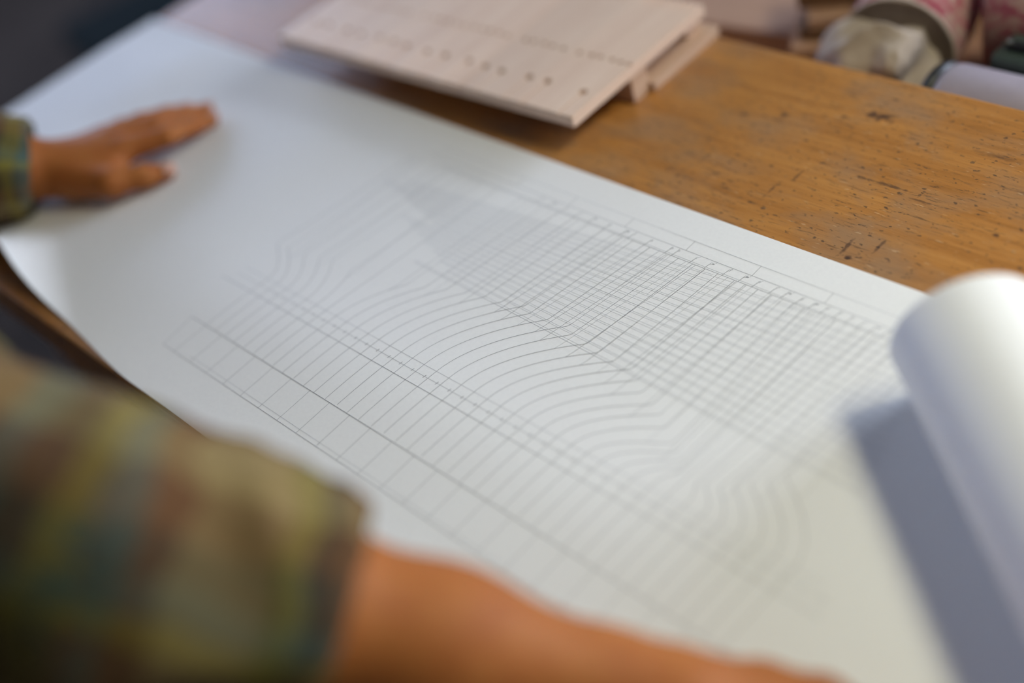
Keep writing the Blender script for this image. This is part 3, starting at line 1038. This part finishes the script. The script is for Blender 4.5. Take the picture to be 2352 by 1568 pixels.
# left hand, flat on the sheet
wl = np.array(WL)
iM, mM, rM, pM = (-0.5076, -0.0208, 0.030), (-0.5293, -0.0174, 0.033), (-0.5520, -0.0190, 0.030), (-0.5700, -0.0260, 0.025)
for a, ra, b, rb in (((-0.541, -0.070, 0.029), 0.021, iM, 0.0125), ((-0.548, -0.070, 0.031), 0.021, mM, 0.0130), ((-0.556, -0.072, 0.030), 0.020, rM, 0.0120), ((-0.564, -0.074, 0.027), 0.018, pM, 0.0110)):
    F_.cap(a, b, ra, rb, 0.012)
F_.cap((-0.532, -0.062, 0.024), (-0.5, -0.045, 0.022), 0.020, 0.015, 0.014)
fing = [[(iM, .0125), ((-0.4885, 0.0175, 0.027), .0098), ((-0.4920, 0.0470, 0.018), .0086), ((-0.4970, 0.0692, 0.0098), .0074)],
        [(mM, .0128), ((-0.5123, 0.0228, 0.030), .0100), ((-0.5140, 0.0552, 0.020), .0088), ((-0.5188, 0.0785, 0.0100), .0074)],
        [(rM, .0120), ((-0.5396, 0.0188, 0.028), .0094), ((-0.5406, 0.0469, 0.019), .0082), ((-0.5436, 0.0680, 0.0096), .0070)],
        [(pM, .0105), ((-0.5665, 0.0085, 0.022), .0082), ((-0.5668, 0.0286, 0.015), .0072), ((-0.5680, 0.0446, 0.0088), .0062)]]
for c in fing:
    F_.chain(c, 0.0045)
F_.chain([((-0.525, -0.0715, 0.026), .0190), ((-0.4821, -0.0548, 0.023), .0132), ((-0.4684, -0.0286, 0.0175), .0108), ((-0.4597, -0.0091, 0.0115), .0086)], 0.007)
# right hand, pressing the sheet near its front edge
wr = np.array(WR)
hu = np.array((0.9455, 0.3256, 0.0)); hu /= np.linalg.norm(hu)       # pointing direction
hs = np.array((hu[1], -hu[0], 0))                               # towards the little finger
def rp(a, b, z):
    p = wr[:2]+hu[:2]*a+hs[:2]*b
    return (p[0], p[1], z)
F_.cap(WR, rp(0.035, -0.002, 0.053), 0.0285, 0.0280, 0.015)
for b0, b1, r1, L in ((-0.014, -0.032, .0128, .085), (-0.005, -0.011, .0132, .090), (0.006, 0.010, .0125, .086), (0.016, 0.030, .0112, .078)):
    F_.cap(rp(0.030, b0, 0.048), rp(L, b1, 0.035), 0.023, r1*1.05, 0.014)
for b1, L, r, n in ((-0.032, .085, .0098, 1.0), (-0.011, .090, .0100, 1.08), (0.010, .086, .0095, 1.0), (0.030, .078, .0084, .82)):
    sp = b1*0.25
    F_.chain([(rp(L, b1, .035), r*1.25), (rp(L+.040*n, b1+sp*.6, .029), r), (rp(L+.066*n, b1+sp, .017), r*.88), (rp(L+.084*n, b1+sp*1.2, .0090), r*.74)], 0.0045)
F_.chain([(rp(0.028, -0.014, 0.046), .0200), (rp(0.062, -0.036, 0.035), .0138), (rp(0.090, -0.046, 0.025), .0108), (rp(0.109, -0.049, 0.0120), .0086)], 0.007)
# palm and finger pads rest on the paper
sl, (X, Y, Z) = F_.box((-0.80, -0.20, -0.015), (0.53, 0.14, 0.02))
F_.f[sl] = np.maximum(F_.f[sl], (PZ+0.0006-Z)+0*X+0*Y)
V, Q = F_.mesh()
V = relax(V, Q, 2, 0.4)
body = pp(np_obj('body', V, Q, 'skin'))
body['label'] = 'bare forearms, hands, neck and face'
del F_

# finger nails
def nail(tip, prev, r, up=(0, 0, 1)):
    t = Vector(tip); d = (t-Vector(prev)).normalized()
    u = (Vector(up)-d*Vector(up).dot(d)).normalized()
    s = d.cross(u)
    v, f = [], []
    for i in range(7):
        for j in range(7):
            a = (i/6-.5)*1.5
            b = (j/6-.35)*1.35
            w = 1-0.12*(abs(j-3)/3)**2
            v.append(t+s*(math.sin(a)*r*w)+u*(math.cos(a)*(r+.0003)*(1-0.10*max(0, b)))+d*(b*r))
    for i in range(6):
        for j in range(6):
            k = i*7+j
            f.append((k, k+1, k+8, k+7))
    o = py_obj('fingernail', v, f, 'nail', None, True)
    m = o.modifiers.new('thickness', 'SOLIDIFY')
    m.thickness = 0.0006
    o.parent = body
    return o
for c in fing:
    nail(c[3][0], c[2][0], c[3][1])
nail((-0.4597, -0.0091, 0.0115), (-0.4684, -0.0286, 0.0175), .0086, (0.5, -0.25, 0.8))

# eyes, hair
for s in (-1, 1):
    bm = bmesh.new()
    bmesh.ops.create_uvsphere(bm, u_segments=16, v_segments=10, radius=0.0125)
    bm_obj('eye', bm, 'eye', body, hp(0.032*s, 0.073, 0.010), True)
H_ = Field(hd-0.17, hd+0.17, 0.006)
H_.cap(hp(0, -0.030, 0.062), hp(0, -0.002, 0.064), 0.084, 0.084, 0.02)
H_.cap(hp(0, -0.055, 0.02), hp(0, -0.060, -0.03), 0.070, 0.055, 0.02)
H_.cut(np.array(hp(0, 0.035, 0.05)), look*0.75-top*0.66)
V, Q = H_.mesh()
pp(np_obj('hair', relax(V, Q, 2), Q, 'hair'))

# plaid coordinates along / around a chain of joints
def plaid_attr(o, chain, V):
    pts = [np.array(p, float) for p in chain]
    best = np.full(len(V), 1e9)
    U = np.zeros(len(V)); W = np.zeros(len(V))
    acc = 0.0
    ref = np.array((0.15, 0.35, 0.92))
    for a, b in zip(pts[:-1], pts[1:]):
        ab = b-a
        L = np.linalg.norm(ab)
        d = ab/L
        t = np.clip(((V-a)@d), 0, L)
        q = V-a-t[:, None]*d
        dist = np.linalg.norm(q, axis=1)
        e1 = ref-d*(ref@d); e1 /= np.linalg.norm(e1)
        e2 = np.cross(d, e1)
        ang = np.arctan2(q@e2, q@e1)
        m = dist < best
        best[m] = dist[m]
        U[m] = acc+((V-a)@d)[m]
        W[m] = (ang*0.075)[m]
        acc += L
    for nm, arr in (('plaid_u', U-0.03), ('plaid_v', W-0.037)):
        at = o.data.attributes.new(nm, 'FLOAT', 'POINT')
        at.data.foreach_set('value', (arr+5.0).astype(np.float32))

def wrinkle(V, amp, sc, seed, keep=None):
    c = V.mean(0)
    out = V.copy()
    for i, p in enumerate(V):
        q = Vector(p)*sc+Vector((seed, seed*2, seed*3))
        n1 = mnoise.noise(q+nvec(q*0.6)*0.7)
        n2 = mnoise.noise(q*2.3)
        out[i] = p+NRM[i]*amp*((1-2*abs(n1))*0.8+0.35*n2)
    return out
def normals(V, Q):
    n = np.cross(V[Q[:, 2]]-V[Q[:, 0]], V[Q[:, 3]]-V[Q[:, 1]])
    acc = np.zeros_like(V)
    for k in range(4):
        np.add.at(acc, Q[:, k], n)
    return acc/np.maximum(np.linalg.norm(acc, axis=1), 1e-12)[:, None]

ERa, WRa = np.array(ER), np.array(WR)
ELa, WLa = np.array(EL), np.array(WL)
dR = (WRa-ERa)/np.linalg.norm(WRa-ERa)
dL = (WLa-ELa)/np.linalg.norm(WLa-ELa)
CUFR = ERa+dR*0.098                 # cuff ends mid forearm
CUFL = WLa-dL*0.020
# right sleeve
S = Field((-0.26, -0.56, 0.02), (0.32, -0.16, 0.44), 0.005)
S.chain([(SR, 0.088), ((0.0, -0.370, 0.237), 0.069), (ER, 0.067), (tuple(CUFR-dR*0.05), 0.059), (tuple(CUFR+dR*.05), 0.055)], 0.02)
S.cut(CUFR, dR)
S.carve(tuple(CUFR-dR*0.05), tuple(CUFR+dR*0.06), 0.046, 0.049)
V, Q = S.mesh()
V = relax(V, Q, 2)
NRM = normals(V, Q)
V2 = wrinkle(V, 0.0085, 13.0, 2.0)
o = pp(np_obj('sleeve', V2, Q, 'plaid'))
plaid_attr(o, [SR, ER, tuple(CUFR)], V)
def cuff(c, d, r0, r1, w, seed, chain, par):
    x, y, z = frame_axes(d)
    c = Vector(c); z = Vector(d)
    n, prof = 64, []
    for k in range(13):
        a = math.pi*2*k/13
        prof.append((math.cos(a)*w/2, math.sin(a)*0.5))
    v, f = [], []
    for i in range(n):
        a = 2*math.pi*i/n
        wb_ = 0.0030*mnoise.noise(Vector((math.cos(a)*1.6, math.sin(a)*1.6, seed)))
        for (t, s) in prof:
            r = (r0+r1)/2+s*(r1-r0)+wb_
            v.append(c+z*(t+wb_*0.8)+x*(r*math.cos(a))+y*(r*math.sin(a)))
    m = len(prof)
    for i in range(n):
        for k in range(m):
            j, l = (i+1) % n, (k+1) % m
            f.append((i*m+k, j*m+k, j*m+l, i*m+l))
    for q in v:
        if q.y > TB_Y0-0.01:
            q.z = max(q.z, 0.0022)
    o = py_obj('cuff', v, f, 'plaid', par, True)
    plaid_attr(o, chain, np.array([tuple(q) for q in v]))
    return o
cuff(CUFR-dR*0.012, dR, 0.051, 0.062, 0.036, 1.0, [SR, ER, tuple(CUFR)], o)
# left sleeve
S = Field((-0.80, -0.53, -0.03), (-0.40, -0.05, 0.43), 0.005)
S.chain([(SL_, 0.085), (EL, 0.066), (tuple(CUFL-dL*0.06), 0.052), (tuple(CUFL+dL*.05), 0.044)], 0.02)
S.cut(CUFL, dL)
S.carve(tuple(CUFL-dL*0.04), tuple(CUFL+dL*0.06), 0.034, 0.040)
sl, (X, Y, Z) = S.box((-0.80, -0.25, -0.03), (-0.46, -0.05, 0.03))
V, Q = S.mesh()
V = relax(V, Q, 2)
NRM = normals(V, Q)
V2 = wrinkle(V, 0.0045, 16.0, 5.0)
m_ = V2[:, 1] > TB_Y0-0.02
V2[m_, 2] = np.maximum(V2[m_, 2], 0.0022)
o = pp(np_obj('sleeve', V2, Q, 'plaid'))
plaid_attr(o, [SL_, EL, tuple(CUFL)], V)
cuff(CUFL-dL*0.010, dL, 0.037, 0.047, 0.030, 4.0, [SL_, EL, tuple(CUFL)], o)
# shirt body
S = Field((-0.66, -0.66, -0.22), (0.0, -0.20, 0.45), 0.008)
S.cap(SL_, SR, 0.098, 0.098, 0.04)
S.chain([((-0.405, -0.42, 0.25), 0.125), ((-0.46, -0.44, 0.02), 0.115), ((-0.475, -0.46, -0.14), 0.125)], 0.05)
S.chain([((-0.255, -0.42, 0.25), 0.125), ((-0.31, -0.44, 0.02), 0.115), ((-0.325, -0.46, -0.14), 0.125)], 0.05)
S.cap((-0.335, -0.38, 0.30), (-0.330, -0.36, 0.345), 0.085, 0.066, 0.03)
S.cut((-0.33, -0.345, 0.365), (0.15, 0.62, 0.77))
S.cut((0, 0, -0.205), (0, 0, -1))
S.cut((0, TB_Y0-0.012, 0), (0, 1, 0))
V, Q = S.mesh()
V = relax(V, Q, 2)
NRM = normals(V, Q)
V2 = wrinkle(V, 0.005, 9.0, 9.0)
V2[:, 1] = np.minimum(V2[:, 1], TB_Y0-0.008)
o = pp(np_obj('shirt', V2, Q, 'plaid'))
for nm, arr in (('plaid_u', V[:, 2]+5), ('plaid_v', V[:, 0]+5)):
    at = o.data.attributes.new(nm, 'FLOAT', 'POINT')
    at.data.foreach_set('value', arr.astype(np.float32))
# trousers and shoes
S = Field((-0.68, -0.66, FL+0.03), (-0.12, -0.28, -0.10), 0.012)
for s in (-1, 1):
    S.chain([((-0.40+0.075*s, -0.465, -0.17), 0.108), ((-0.40+0.10*s, -0.46, -0.48), 0.078), ((-0.40+0.11*s, -0.48, FL+0.09), 0.060)], 0.03)
S.cut((0, 0, FL+0.065), (0, 0, -1))
V, Q = S.mesh()
pp(np_obj('trousers', relax(V, Q, 2), Q, 'trousers'))
for s in (-1, 1):
    S = Field((-0.40+0.11*s-0.1, -0.62, FL-0.02), (-0.40+0.11*s+0.1, -0.26, FL+0.13), 0.008)
    S.chain([((-0.40+0.11*s, -0.52, FL+0.045), 0.045), ((-0.40+0.115*s, -0.40, FL+0.04), 0.044), ((-0.40+0.12*s, -0.33, FL+0.03), 0.036)], 0.02)
    S.cap((-0.40+0.11*s, -0.49, FL+0.05), (-0.40+0.11*s, -0.48, FL+0.10), 0.048, 0.048, 0.02)
    S.cut((0, 0, FL+0.001), (0, 0, -1))
    V, Q = S.mesh()
    pp(np_obj('shoe', V, Q, 'shoe'))
